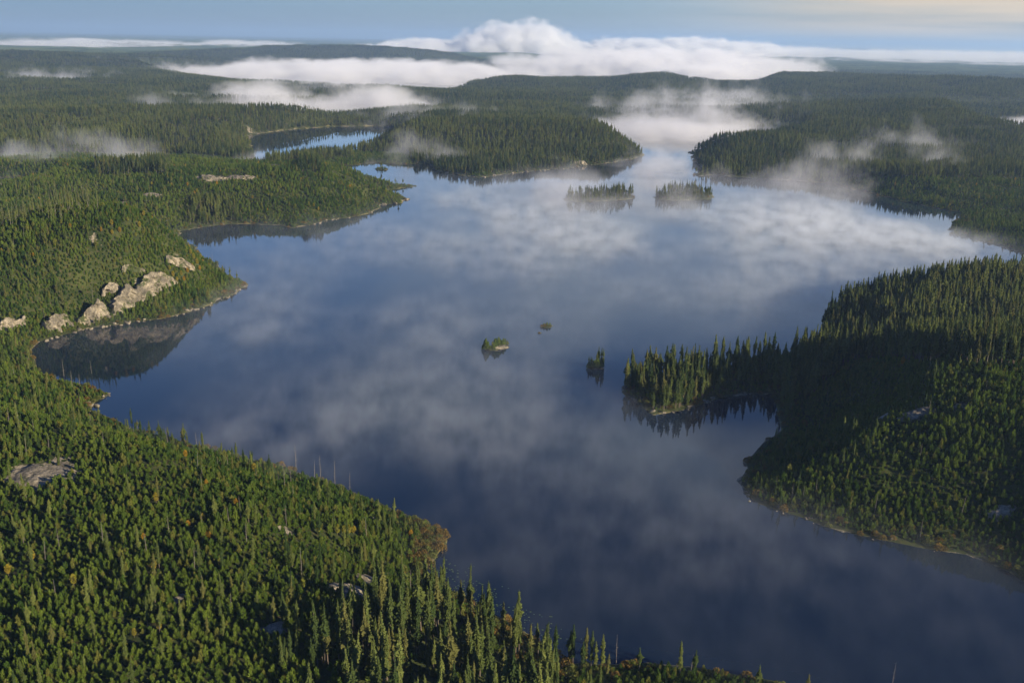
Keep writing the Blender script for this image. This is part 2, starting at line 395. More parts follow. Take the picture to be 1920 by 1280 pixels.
# ------------------------------------------------------------------ plant shapes
class PB:
    def __init__(s): s.v = []; s.f = []; s.m = []
    def tri(s, a, b, c, m=0):
        n = len(s.v); s.v += [a, b, c]; s.f.append((n, n + 1, n + 2)); s.m.append(m)
    def quad(s, a, b, c, d, m=0):
        n = len(s.v); s.v += [a, b, c, d]; s.f.append((n, n + 1, n + 2, n + 3)); s.m.append(m)
    def tube(s, pts, rad, sides=5, m=0):
        base = len(s.v)
        for (x, y, z), r in zip(pts, rad):
            for k in range(sides):
                a = 2 * math.pi * k / sides; s.v.append((x + r * math.cos(a), y + r * math.sin(a), z))
        for i in range(len(pts) - 1):
            for k in range(sides):
                a = base + i * sides + k; b = base + i * sides + (k + 1) % sides
                s.f.append((a, b, b + sides, a + sides)); s.m.append(m)
    def obj(s, name, mats, link=False, parent=None): return mesh_obj(name, s.v, s.f, mats, link=link, midx=s.m, parent=parent)

def spruce_shape(rnd, h=12.0, rad=1.25, bare=.14, ratty=.25):
    """returns crown and trunk builders; drooping whorls, ragged club-shaped top"""
    cr_, tr = PB(), PB()
    lean = (rnd.uniform(-.25, .25), rnd.uniform(-.25, .25))
    tr.tube([(0, 0, -.5), (lean[0] * .3, lean[1] * .3, h * .5), (lean[0], lean[1], h * .98)], [.15, .09, .02], 5)
    z = h * bare; gapc = rnd.random() * 9
    while z < h * .985:
        t = z / h
        prof = min(1, (1 - t) * 2.2 + .10) * (.72 + .28 * math.sin(t * 11 + gapc)) * rnd.uniform(.75, 1.15) * (.55 + .45 * min(1, (t - bare) * 5 + .2))
        rr = rad * prof * rnd.uniform(.8, 1.12)
        if t > .9: rr = max(rr, rad * .18)
        nb = 7 if t < .8 else 5
        a0 = rnd.random() * 6.3
        for k in range(nb):
            if rnd.random() < ratty * .5: continue
            a = a0 + k * 6.283 / nb + rnd.uniform(-.25, .25); r = rr * rnd.uniform(.6, 1.15)
            ca, sa = math.cos(a), math.sin(a); w = .16 + .28 * r; dz = -.28 * r - .05
            cx, cy_ = lean[0] * t, lean[1] * t
            mid = (cx + ca * r * .55, cy_ + sa * r * .55, z + dz * .35 + .12)
            tip = (cx + ca * r, cy_ + sa * r, z + dz + rnd.uniform(-.1, .1))
            l = (cx + ca * r * .5 - sa * w, cy_ + sa * r * .5 + ca * w, z + dz * .5 - .12)
            q = (cx + ca * r * .5 + sa * w, cy_ + sa * r * .5 - ca * w, z + dz * .5 - .12)
            root = (cx, cy_, z + .05)
            cr_.quad(root, l, tip, mid); cr_.quad(root, mid, tip, q)
            # hanging twigs below the branch
            cr_.tri((cx + ca * r * .25, cy_ + sa * r * .25, z), tip, (cx + ca * r * .6, cy_ + sa * r * .6, z + dz - .42))
        z += rnd.uniform(.24, .42) * (h / 12) ** .5
    cr_.tri((lean[0] - .1, lean[1], h * .96), (lean[0] + .1, lean[1], h * .96), (lean[0], lean[1], h * 1.03))
    cr_.tri((lean[0], lean[1] - .1, h * .96), (lean[0], lean[1] + .1, h * .96), (lean[0], lean[1], h * 1.03))
    return cr_, tr
def pine_shape(rnd, h=4.2, rad=1.05):
    """bushy young pine with upswept shoots"""
    c, tr = PB(), PB()
    tr.tube([(0, 0, -.4), (0, 0, h * .9)], [.07, .015], 4)
    nl = 11
    for i in range(nl):
        t = i / (nl - 1); z = h * (.08 + .86 * t)
        rr = rad * (1 - t ** 2.1) * (.8 + .4 * rnd.random()) * (.8 + .2 * math.sin(t * 7 + rad * 9)) + .14
        nb = 8 if t < .7 else 5; a0 = rnd.random() * 6.3
        for k in range(nb):
            a = a0 + k * 6.283 / nb + rnd.uniform(-.3, .3); r = rr * rnd.uniform(.65, 1.15); ca, sa = math.cos(a), math.sin(a)
            up = .30 * r + .18; w = .17 + .1 * r
            root = (ca * .05, sa * .05, z - .05); tip = (ca * r, sa * r, z + up + rnd.uniform(0, .25))
            l = (ca * r * .62 - sa * w, sa * r * .62 + ca * w, z + up * .2); q = (ca * r * .62 + sa * w, sa * r * .62 - ca * w, z + up * .2)
            c.quad(root, l, tip, q)
            s = rnd.uniform(.18, .32)
            c.tri((ca * r * .7 - sa * .12, sa * r * .7 + ca * .12, z + up * .3), (ca * r * .7 + sa * .12, sa * r * .7 - ca * .12, z + up * .3), (ca * r * .8, sa * r * .8, z + up + s))
    c.tri((-.09, 0, h * .86), (.09, 0, h * .86), (0, 0, h * 1.06)); c.tri((0, -.09, h * .86), (0, .09, h * .86), (0, 0, h * 1.06))
    return c, tr
def birch_shape(rnd, h=5.2, rad=1.1, n=330, low=.22):
    c, tr = PB(), PB()
    tr.tube([(0, 0, -.4), (.05, .03, h * .5), (0, .08, h * .92)], [.08, .05, .015], 5)
    for _ in range(n):
        t = rnd.random(); z = h * (low + (1 - low) * t)
        rr = rad * math.sin(math.pi * min(1, (t * .86 + .12))) ** .8
        a = rnd.random() * 6.283; r = rr * rnd.random() ** .4 * rnd.uniform(.8, 1.15)
        x, y = r * math.cos(a), r * math.sin(a); s = rnd.uniform(.10, .22)
        u = Vector((rnd.gauss(0, 1), rnd.gauss(0, 1), rnd.gauss(0, 1))).normalized() * s; v = u.cross(Vector((rnd.gauss(0, 1), rnd.gauss(0, 1), rnd.gauss(0, 1)))).normalized() * s
        p0 = Vector((x, y, z)); c.quad(tuple(p0 + u), tuple(p0 + v), tuple(p0 - u), tuple(p0 - v))
    return c, tr
def shrub_shape(rnd, h=1.5, rad=1.2, n=260):
    c, tr = PB(), PB()
    for k in range(5):
        a = rnd.random() * 6.28; tr.tube([(0, 0, -.2), (math.cos(a) * rad * .5, math.sin(a) * rad * .5, h * .7)], [.03, .01], 3)
    for _ in range(n):
        a = rnd.random() * 6.283; e = rnd.random(); r = rad * math.sqrt(1 - e * e * .9) * rnd.uniform(.6, 1.1)
        z = max(.05, h * e * rnd.uniform(.75, 1.1)); s = rnd.uniform(.10, .2)
        u = Vector((rnd.gauss(0, 1), rnd.gauss(0, 1), rnd.gauss(0, 1))).normalized() * s; v = u.cross(Vector((0.3, rnd.gauss(0, 1), rnd.gauss(0, 1)))).normalized() * s
        p0 = Vector((r * math.cos(a), r * math.sin(a), z)); c.quad(tuple(p0 + u), tuple(p0 + v), tuple(p0 - u), tuple(p0 - v))
    return c, tr
def snag_shape(rnd, h=8.0):
    t, br = PB(), PB()
    l = rnd.uniform(-.5, .5)
    t.tube([(0, 0, -.4), (l * .4, 0, h * .5), (l, .1, h)], [.085, .06, .02], 5)
    for k in range(22):
        z = h * rnd.uniform(.25, .97); a = rnd.random() * 6.283; r = rnd.uniform(.25, .8) * (1.1 - z / h * .7)
        x0 = l * z / h; p = (x0 + math.cos(a) * r, math.sin(a) * r, z - rnd.uniform(-.1, .3)); w = .03
        br.quad((x0, 0, z - w), (x0, 0, z + w), (p[0], p[1], p[2] + .01), (p[0], p[1], p[2] - .01))
        br.tri((x0 - w, w, z), (x0 + w, -w, z), p)
    return t, br

def join(cr_, tr):
    b = PB(); b.v = list(cr_.v); b.f = list(cr_.f); b.m = [0] * len(cr_.f); n = len(b.v)
    b.v += tr.v; b.f += [tuple(i + n for i in f) for f in tr.f]; b.m += [1] * len(tr.f)
    return b

rnd = random.Random(11)
SP = [spruce_shape(rnd, 12, rnd.uniform(.85, 1.25), rnd.uniform(.08, .3), rnd.uniform(.1, .6)) for _ in range(7)]
PN = [pine_shape(rnd, rnd.uniform(3.8, 4.6), rnd.uniform(.8, 1.0)) for _ in range(5)]
BI = [birch_shape(rnd, rnd.uniform(4.6, 5.6), rnd.uniform(.8, 1.1)) for _ in range(3)]
SH = [shrub_shape(rnd, rnd.uniform(1.2, 1.8), rnd.uniform(1.1, 1.5)) for _ in range(3)]
SN = [snag_shape(rnd, rnd.uniform(7, 9)) for _ in range(4)]
# thin-crowned, half-bare spruce of the old stands on the left
TH = [spruce_shape(rnd, 12, .6, rnd.uniform(.25, .45), .9) for _ in range(3)]

def protos(name, shapes, mats): return [join(*s).obj(name, mats) for s in shapes]
P_SP = protos('spruce_shape', SP, [M_SPRUCE, M_BARK]); P_TH = protos('thin_spruce_shape', TH, [M_SPRUCE, M_SNAG])
P_PN = protos('pine_shape', PN, [M_PINE, M_BARK]); P_BI = protos('birch_shape', BI, [M_GOLD, M_BARK])
P_SH = protos('shrub_shape', SH, [M_BRUSH, M_BARK]); P_SN = [join(b, t).obj('snag_shape', [M_SNAG, M_SNAG]) for t, b in SN]

def patch_shape(rnd, size, n, h, r):
    """a square of far forest: every tree its own ragged cone"""
    b = PB()
    for _ in range(n):
        x, y = rnd.uniform(-.5, .5) * size, rnd.uniform(-.5, .5) * size; hh = h * rnd.uniform(.6, 1.15); rr = r * rnd.uniform(.7, 1.2)
        for (z0, z1, k) in ((-.5, .55, 1.0), (.25, .8, .8), (.55, 1.0, .5)):
            a0 = rnd.random() * 6
            for i in range(4):
                a, c = a0 + i * 1.571, a0 + (i + 1) * 1.571
                b.tri((x + math.cos(a) * rr * k, y + math.sin(a) * rr * k, hh * z0), (x + math.cos(c) * rr * k, y + math.sin(c) * rr * k, hh * z0 + rnd.uniform(-.5, .5)), (x, y, hh * z1))
    return b.obj('canopy_shape', [M_FAR])
P_PA = [patch_shape(rnd, 40, 200, 9.5, 1.6) for _ in range(4)]
P_PB = [patch_shape(rnd, 120, 420, 13, 3.4) for _ in range(3)]

def scatter(name, pts, rz, scl, protos_, label, cat):
    """one stuff object: a cloud of points carrying whole plants through geometry nodes"""
    n = len(pts)
    me = bpy.data.meshes.new(name); me.vertices.add(n); me.vertices.foreach_set('co', pts.astype(np.float32).ravel())
    tilt = RNG.normal(0, .035, (n, 2))
    rot = np.stack([tilt[:, 0], tilt[:, 1], rz], -1).astype(np.float32)
    a = me.attributes.new('rot', 'FLOAT_VECTOR', 'POINT'); a.data.foreach_set('vector', rot.ravel())
    a = me.attributes.new('scl', 'FLOAT_VECTOR', 'POINT'); a.data.foreach_set('vector', scl.astype(np.float32).ravel())
    a = me.attributes.new('pick', 'INT', 'POINT'); a.data.foreach_set('value', RNG.integers(0, len(protos_), n).astype(np.int32))
    o = bpy.data.objects.new(name, me); COL.objects.link(o)
    g = bpy.data.node_groups.new(name + '_nodes', 'GeometryNodeTree')
    g.interface.new_socket('Geometry', in_out='INPUT', socket_type='NodeSocketGeometry'); g.interface.new_socket('Geometry', in_out='OUTPUT', socket_type='NodeSocketGeometry')
    N = g.nodes; Lk = g.links
    gi = N.new('NodeGroupInput'); go = N.new('NodeGroupOutput'); iop = N.new('GeometryNodeInstanceOnPoints'); jg = N.new('GeometryNodeJoinGeometry')
    for p in protos_:
        oi = N.new('GeometryNodeObjectInfo'); oi.inputs['Object'].default_value = p; oi.inputs['As Instance'].default_value = True
        Lk.new(oi.outputs['Geometry'], jg.inputs[0])
    def at(nm, t):
        q = N.new('GeometryNodeInputNamedAttribute'); q.data_type = t; q.inputs['Name'].default_value = nm; return q.outputs['Attribute']
    er = N.new('FunctionNodeEulerToRotation')
    Lk.new(at('rot', 'FLOAT_VECTOR'), er.inputs[0])
    Lk.new(gi.outputs[0], iop.inputs['Points']); Lk.new(jg.outputs[0], iop.inputs['Instance']); iop.inputs['Pick Instance'].default_value = True
    Lk.new(at('pick', 'INT'), iop.inputs['Instance Index']); Lk.new(er.outputs[0], iop.inputs['Rotation']); Lk.new(at('scl', 'FLOAT_VECTOR'), iop.inputs['Scale'])
    Lk.new(iop.outputs[0], go.inputs[0])
    md = o.modifiers.new('plants', 'NODES'); md.node_group = g
    tag(o, label, cat, kind='stuff'); return o

# ------------------------------------------------------------------ where things grow
def grid_pts(r0, r1, cell, azlim=40, jit=.46):
    lim = r1 * math.sin(R(azlim)) + cell
    xs = np.arange(-lim, lim, cell); ys = np.arange(r0 * math.cos(R(azlim)) - cell, r1 + cell, cell)
    gx, gy = np.meshgrid(xs, ys); x = gx.ravel(); y = gy.ravel()
    x = x + RNG.uniform(-jit, jit, x.shape) * cell; y = y + RNG.uniform(-jit, jit, y.shape) * cell
    r = np.hypot(x, y); k = (r >= r0) & (r < r1) & (np.abs(np.arctan2(x, y)) < R(azlim))
    return x[k], y[k]
MATURE = [[(1150, 700), (1180, 670), (1480, 640), (1530, 520), (2300, 440), (2300, 650), (1900, 685), (1600, 676), (1570, 700), (1500, 760), (1455, 800), (1440, 720), (1330, 760), (1228, 790), (1150, 745)],
          [(560, 1340), (590, 1240), (640, 1190), (700, 1160), (790, 1140), (850, 1150), (1070, 1255), (1060, 1400), (700, 1500)],
          [(355, 378), (445, 382), (450, 425), (430, 422), (350, 424)], [(560, 298), (600, 298), (600, 324), (560, 322)], [(480, 285), (660, 275), (660, 296), (500, 306)],
          [(0, 150), (2200, 150), (2200, 335), (1600, 335), (1500, 345), (1330, 335), (1290, 300), (800, 335), (740, 255), (700, 270), (600, 285), (470, 300), (300, 290), (180, 260), (-200, 300), (-200, 150)],
          [(180, 310), (310, 305), (310, 325), (180, 330)],
          [(1040, 350), (1200, 350), (1200, 385), (1040, 385)], [(1215, 350), (1350, 350), (1350, 385), (1215, 385)]]
THIN = [[(-50, 350), (170, 350), (190, 400), (100, 420), (-50, 440)], [(330, 385), (470, 385), (500, 425), (340, 430)], [(1490, 600), (1900, 640), (1900, 690), (1560, 680), (1500, 660)], [(180, 305), (320, 300), (320, 330), (180, 332)]]

def zone(x, y, z):
    px, py, w = to_px(x, y, z)
    mat = np.zeros(x.shape, bool); thin = np.zeros(x.shape, bool)
    for P in MATURE: mat |= in_px(px, py, P)
    for P in THIN: thin |= in_px(px, py, P)
    return px, py, mat, thin

spx, pnx, thx, pax, pbx = [], [], [], [], []
BIRCH_AUTO, SNAG_AUTO, SHRUB_AUTO = [], [], []
for r0, r1, cell in ((50, 480, .98), (480, 900, 1.75), (900, 1500, 3.3), (1500, 2700, 5.2), (2700, 4200, 9.0)):
    x, y = grid_pts(r0, r1, cell)
    dl = land_d(x, y); z = height(x, y, dl); bare = bare_at(x, y)
    px, py, mat, thin = zone(x, y, z)
    rn = RNG.random(x.shape)
    clump = fbm(x, y, 22, 3, 41); clump2 = fbm(x, y, 9, 3, 43)
    ok = (dl > 1.2) & ((bare < .55) | (rn < .06)) & (px > -500) & (px < 2500)
    if r0 >= 900:
        k = ok & (dl > 2) & (rn < .9); mid = fbm(x, y, 75, 3, 47); k &= (mid > .30) | (rn < .35); hs = (.42 + .34 * RNG.random(x.shape) + .4 * (clump - .5)) * (.72 + .75 * (mid - .25) * 1.3)
        wide = np.full(x.shape, 1.45 if r0 < 1400 else 2.1 if r0 < 2600 else 3.2)
        spx.append(np.stack([x, y, z, hs, wide], -1)[k]); continue
    dens_m = np.where((py > 1060) & (px < 1150), .125, .30 if r0 < 400 else .45)
    km = ok & mat & (rn < dens_m + .25 * (clump - .5)) & (dl > 1.5)
    hs = .26 + .50 * RNG.random(x.shape) + .4 * (clump - .5); stand = in_px(px, py, [(1520, 690), (1530, 480), (2300, 420), (2300, 640), (1900, 690)])
    nearst = (py > 1060) & (px < 1150)
    hs = np.where(nearst, hs * 1.25 + .06, np.where(stand, hs * 1.2 + .14, np.where((px > 1150) & (px < 1560) & (py > 640) & (py < 800), hs * 1.1 + .16, hs)))
    spx.append(np.stack([x, y, z, hs, np.where(nearst, 1.05, 1.35)], -1)[km])
    kp = ok & ~km & (rn > .05) & (clump2 > .10) & (~mat | (rn > .7))
    hp = (.20 + .16 * RNG.random(x.shape) + .30 * RNG.random(x.shape) ** 5 + .25 * (clump2 - .45)) * (.42 + 1.0 * fbm(x, y, 14, 3, 49)) * np.where(r0 > 400, 1.2, 1) * (.75 + .6 * clump) * np.clip(.45 + dl / 10, .3, 1)
    pnx.append(np.stack([x, y, z, hp, np.where(r0 < 400, 1.2, 1.35) * np.ones(x.shape)], -1)[kp])
    kt = ok & thin & (RNG.random(x.shape) < .07)
    thx.append(np.stack([x, y, z, .35 + .35 * RNG.random(x.shape), np.ones(x.shape)], -1)[kt])
    kt = ok & ~mat & ~thin & (RNG.random(x.shape) < np.where(fbm(x, y, 35, 2, 71) > .52, .03, .005))
    spx.append(np.stack([x, y, z, .25 + .25 * RNG.random(x.shape), np.ones(x.shape)], -1)[kt])
    ks = ok & (RNG.random(x.shape) < .003 * (1 + 2 * (clump > .55)))
    SNAG_AUTO.append(np.stack([x, y, z, .25 + .4 * RNG.random(x.shape), np.ones(x.shape)], -1)[ks])
    kb = ok & ~mat & (RNG.random(x.shape) < .001 + .008 * (fbm(x, y, 60, 2, 51) > .62))
    BIRCH_AUTO.append(np.stack([x, y, z, .3 + .3 * RNG.random(x.shape), np.ones(x.shape)], -1)[kb])
    kh = (dl > .3) & (dl < 6) & (RNG.random(x.shape) < .12)
    SHRUB_AUTO.append(np.stack([x, y, z, .4 + .4 * RNG.random(x.shape), np.ones(x.shape)], -1)[kh])
SPR = np.concatenate(spx); PIN = np.concatenate(pnx); THN = np.concatenate(thx); SNG = np.concatenate(SNAG_AUTO); BIR = np.concatenate(BIRCH_AUTO); SHR = np.concatenate(SHRUB_AUTO)
for r0, r1, cell, dst in ((4200, 6600, 36, pax), (6600, 24000, 110, pbx)):
    x, y = grid_pts(r0, r1, cell, 40, .2); dl = land_d(x, y); z = height(x, y, dl)
    k = (dl > cell * .35) & ((r0 < 5000) | (fbm(x, y, 1500, 3, 61) > .33))
    s = np.ones(x.shape); dst.append(np.stack([x, y, z, .75 + .3 * RNG.random(x.shape), s], -1)[k])
PAT, PBT = np.concatenate(pax), np.concatenate(pbx)

# placed by hand where the photograph shows them
def at_px(px, py, s): x, y, z = ground_at(px, py); return (x, y, z, s, 1.0)
ISLET_BOX = [(890, 600, 1060, 670), (1085, 640, 1145, 705)]
GOLD_PX = [(348, 858, .8), (430, 858, .8), (293, 942, .95), (387, 912, .6), (381, 980, .85), (353, 990, .7), (391, 1013, .8), (443, 948, .7), (289, 1068, .8), (62, 1050, .9), (139, 1098, 1.0),
           (16, 1078, .9), (270, 1012, .6), (598, 1003, .8), (633, 1003, .9), (655, 1004, .9), (645, 1003, .8), (568, 1104, .9), (299, 1182, .8), (252, 1194, .6), (494, 1164, .8), (111, 802, .6), (663, 1000, .8),
           (358, 478, 1.2), (364, 488, 1.3), (370, 497, 1.3), (361, 505, 1.1), (355, 468, 1), (375, 508, 1), (325, 520, 1.1), (332, 530, 1.1), (340, 518, 1), (318, 508, .9), (345, 528, 1), (352, 512, 1),
           (210, 424, 1.1), (225, 437, 1), (211, 441, 1), (262, 428, 1.2), (270, 406, 1), (290, 411, 1), (285, 404, .9), (300, 418, .9), (255, 445, .8), (190, 436, .8), (240, 416, .8),
           (285, 348, 1), (352, 350, 1), (225, 288, 1.3), (250, 288, 1.1), (272, 287, 1.2),
           (1550, 696, 1.1), (1585, 696, .9), (1645, 690, .8), (1691, 686, 1.2), (1535, 690, .8), (1780, 695, .8), (1430, 752, .5), (1678, 350, 1.2), (945, 258, 1)]
gold_pts = [at_px(a, b, c * .5) for a, b, c in GOLD_PX]
SNAG_PX = [(555, 876, 1.0), (601, 896, .9), (628, 908, .9), (656, 926, .8), (172, 700, .7), (120, 705, .8), (1155, 1248, 1.0), (1672, 1290, .8), (687, 1010, .8), (566, 1080, .9), (150, 760, .6), (590, 894, .7), (537, 985, .7),
           (85, 1050, .7), (112, 1030, .7), (193, 1020, .8), (365, 1070, .7), (463, 1020, .7), (430, 990, .7), (1453, 925, .7), (1484, 935, .6), (1530, 925, .6), (1640, 960, .7), (1725, 860, .6)]
snag_pts = [at_px(a, b, c * .75) for a, b, c in SNAG_PX]
SPR_PX = [(248, 800, .62), (258, 803, .3), (1068, 1244, .75), (1074, 1246, .9), (1092, 1249, .6), (1098, 1248, .85), (1108, 1250, .8), (1117, 1252, .6), (1130, 1253, .75), (1199, 1258, .55), (1275, 1262, .75), (830, 1150, 1.15), (838, 1165, 1), (905, 1185, .9), (965, 1215, .9),
          (715, 318, .9), (1305, 328, .9), (1316, 328, 1.0), (1324, 328, .8), (1127, 688, .75), (1122, 686, .75), (1118, 688, .6), (1104, 689, .45), (1131, 687, .7), (1112, 690, .4), (1109, 687, .4),
          (545, 1250, .75), (530, 1262, .8), (615, 1245, .85), (703, 1245, .8), (655, 1280, .8), (875, 1260, .95), (800, 1270, .9), (760, 1262, .9), (990, 1262, .7)]
ISLET_PINES = [at_px(a, b, c) for a, b, c in ((911, 655, .95), (908, 655, .8), (915, 655, .7), (905, 655, .4), (924, 653, .6), (928, 652, .85), (931, 651, .75), (935, 650, .8), (939, 649, .6), (943, 648, .65), (947, 646, .5), (951, 645, .35), (926, 655, .5), (919, 656, .4), (1020, 611, .3), (1026, 611, .35), (1031, 611, .3), (1104, 690, .5), (1108, 689, .6), (1113, 690, .65), (1117, 689, .7), (1121, 689, .75), (1125, 688, .7), (1129, 688, .6), (1102, 689, .4))]
spr_pts = [at_px(a, b, c * .72) for a, b, c in SPR_PX]
SHR_PX = [(x, y, s) for x, y, s in ((1022, 611, .45), (1030, 611, .45), (1016, 612, .4), (1011, 624, .25), (917, 655, .5), (940, 650, .4), (1110, 689, .5), (1125, 690, .5))]
shr_pts = [at_px(*g) for g in SHR_PX]
# russet brush on the point of the near shore
bx, by = grid_pts(50, 480, 1.25)
bd = land_d(bx, by); bz = height(bx, by, bd); bpx, bpy_, _w = to_px(bx, by, bz)
k = (bd > -.1) & (in_px(bpx, bpy_, [(775, 960), (850, 1000), (860, 1070), (790, 1110), (775, 1040)]) | (in_px(bpx, bpy_, [(790, 1070), (830, 1080), (1080, 1230), (1080, 1290), (980, 1250), (880, 1180)]) & (bd < 7) & (RNG.random(bx.shape) < .45)))
BR = np.stack([bx, by, bz, .45 + .45 * RNG.random(bx.shape), np.ones(bx.shape)], -1)[k]
# ground cleared round the brush point
def thin_out(A, keep_out, dist):
    if len(keep_out) == 0: return A
    K = np.array(keep_out)[:, :2]; keep = np.ones(len(A), bool)
    for q in K: keep &= np.hypot(A[:, 0] - q[0], A[:, 1] - q[1]) > dist
    return A[keep]
def out_of_brush(A):
    px, py, _ = to_px(A[:, 0], A[:, 1], A[:, 2])
    return A[~(in_px(px, py, [(785, 985), (850, 1000), (860, 1070), (800, 1100), (785, 1040)]))]
def off_islets(A):
    px, py, _ = to_px(A[:, 0], A[:, 1], A[:, 2]); k = np.ones(len(A), bool)
    for a, b, c, d in ISLET_BOX: k &= ~((px > a) & (px < c) & (py > b) & (py < d))
    return A[k]
PIN = off_islets(out_of_brush(PIN)); SPR = off_islets(out_of_brush(SPR)); SNG = off_islets(SNG); BIR = off_islets(BIR); SHR = off_islets(SHR)
PIN = thin_out(PIN, gold_pts, 1.4)

# ------------------------------------------------------------------ single trees: the ones that show largest
def in_frame(A, h, m=4):
    px, py, w = to_px(A[:, 0], A[:, 1], A[:, 2] + h * A[:, 3] * .6)
    return (px > m) & (px < 1920 - m) & (py > m) & (py < 1280 - m) & (w > 0), px, py, w
def split_largest(A, h, n):
    ok, px, py, w = in_frame(A, h)
    size = A[:, 3] / w * ok
    o = np.argsort(-size)[:n]; sel = np.zeros(len(A), bool); sel[o] = True; sel &= ok
    return A[sel], A[~sel]

def place_label(kind, x, y, z):
    px, py, _ = to_px(np.array([x]), np.array([y]), np.array([z])); px, py = float(px[0]), float(py[0])
    isl = {'near': 'on the near left hillside'}
    if py > 1080 and 540 < px < 1075: w = 'in the tall stand above the near brown shore'
    elif px > 1040 and py > 1180: w = 'on the low shrubby bank at the bottom of the picture'
    elif 1150 < px < 1470 and py < 800 and py > 620: w = 'on the wooded point that shelters the small cove'
    elif px >= 1370 and py > 690: w = 'on the shaded hillside right of the lake'
    elif px >= 1470 and py > 470: w = 'in the dark forest behind the cove at the right'
    elif px < 850 and py > 760: w = 'on the near sunlit hillside at lower left'
    elif px < 470 and py > 440: w = 'on the rocky headland at the left'
    elif 890 < px < 970 and 600 < py < 670: w = 'on the small yellow-edged islet in mid lake'
    elif 1090 < px < 1140 and 660 < py < 700: w = 'on the tiny dark islet beside the wooded point'
    elif px < 800: w = 'on the green peninsula at the left beyond the headland'
    elif 1040 < px < 1350: w = 'on a low islet near the far shore'
    else: w = 'on the wooded shore beyond the lake'
    return f'{kind} {w}', w

def singles(A, shapes, name, kind, cat, mats, parts, plural):
    """one of each shape, then copies of the thing and of each of its parts"""
    first = []
    for s in shapes:
        root = bpy.data.objects.new(name, None); root.empty_display_size = .5
        ch = [b.obj(pn, [mm], parent=root) for b, pn, mm in zip(s, parts, mats)]
        for c in ch: c.data.polygons.foreach_set('material_index', np.zeros(len(c.data.polygons), dtype=np.int32))
        first.append((root, ch, [False]))
    for i, a in enumerate(A):
        root, ch, used = first[int(RNG.integers(0, len(first)))]
        if used[0]:
            r = root.copy(); cc = [c.copy() for c in ch]
            for c in cc: c.parent = r
        else: r, cc = root, ch; used[0] = True
        COL.objects.link(r)
        for c in cc: COL.objects.link(c)
        r.location = a[:3]; r.rotation_euler = (float(RNG.normal(0, .03)), float(RNG.normal(0, .03)), float(RNG.uniform(0, 6.28)))
        wk = a[3] ** .6 * a[4] ** .5
        r.scale = (wk, wk, a[3])
        lab, w = place_label(kind, *a[:3])
        tag(r, lab, cat, plural + ' ' + w)
hand_spr = np.array(spr_pts)
s1, SPR = split_largest(SPR, 12, 300 - len(hand_spr)); s1 = np.concatenate([s1, hand_spr])
singles(s1, SP, 'spruce_tree', 'slender dark spruce', 'spruce tree', (M_SPRUCE, M_BARK), ('crown', 'trunk'), 'spruces')
p1, PIN = split_largest(PIN, 4.2, 275)
p1 = np.concatenate([p1, np.array([(a, b, c, d, 1.6) for a, b, c, d, e in ISLET_PINES])])
singles(p1, PN, 'young_pine', 'bushy young green pine', 'pine tree', (M_PINE, M_BARK), ('crown', 'trunk'), 'young pines')
g0 = np.array(gold_pts); g1, BIR = split_largest(BIR, 5, 40)
singles(np.concatenate([g0, g1]), BI, 'golden_birch', 'small golden autumn birch', 'birch tree', (M_GOLD, M_BARK), ('crown', 'trunk'), 'golden birches')
n0 = np.array(snag_pts); n1, SNG = split_largest(SNG, 8, 120)
singles(np.concatenate([n0, n1]), SN, 'dead_tree', 'bare grey dead tree', 'dead tree', (M_SNAG, M_SNAG), ('trunk', 'branches'), 'dead trees')
h1, BR = split_largest(BR, 1.5, 110)
singles(np.concatenate([h1, np.array(shr_pts)]), SH, 'russet_shrub', 'low russet brown shrub', 'shrub', (M_BRUSH, M_BARK), ('foliage', 'stems'), 'russet shrubs')

def sc3(A): k = A[:, 3] ** .6 * A[:, 4]; return np.stack([k, k, A[:, 3]], -1)
def rz(A): return RNG.uniform(0, 6.28, len(A))
scatter('spruce_forest', SPR[:, :3], rz(SPR), sc3(SPR), P_SP, 'dense dark spruce forest covering the shores and hills round the lake', 'forest')
scatter('young_pine_forest', PIN[:, :3], rz(PIN), sc3(PIN), P_PN, 'thick green growth of young pines on the hills near the lake', 'forest')
scatter('thin_spruce_stand', THN[:, :3], rz(THN), sc3(THN), P_TH, 'sparse thin half-bare spruces standing over the young pines', 'forest')
scatter('dead_wood', SNG[:, :3], rz(SNG), sc3(SNG), P_SN, 'grey dead trunks standing here and there among the young pines', 'dead trees')
scatter('birch_growth', BIR[:, :3], rz(BIR), sc3(BIR), P_BI, 'small yellow birches dotted far off through the green growth', 'birches')
BRA = np.concatenate([BR, SHR]); scatter('shore_brush', BRA[:, :3], rz(BRA), sc3(BRA), P_SH, 'russet brush along the waterline of the lake', 'brush')
q = rz(PAT); scatter('distant_forest', PAT[:, :3], np.round(q / 1.5708) * 1.5708, np.stack([np.ones(len(PAT))] * 2 + [PAT[:, 3]], -1), P_PA, 'unbroken conifer forest on the low hills beyond the lake', 'forest')
q = rz(PBT); scatter('horizon_forest', PBT[:, :3], np.round(q / 1.5708) * 1.5708, np.stack([np.ones(len(PBT))] * 2 + [PBT[:, 3]], -1), P_PB, 'bluish forest running to the horizon', 'forest')
print('COUNTS', len(SPR), len(PIN), len(THN), len(SNG), len(BIR), len(BRA), len(PAT), len(PBT))

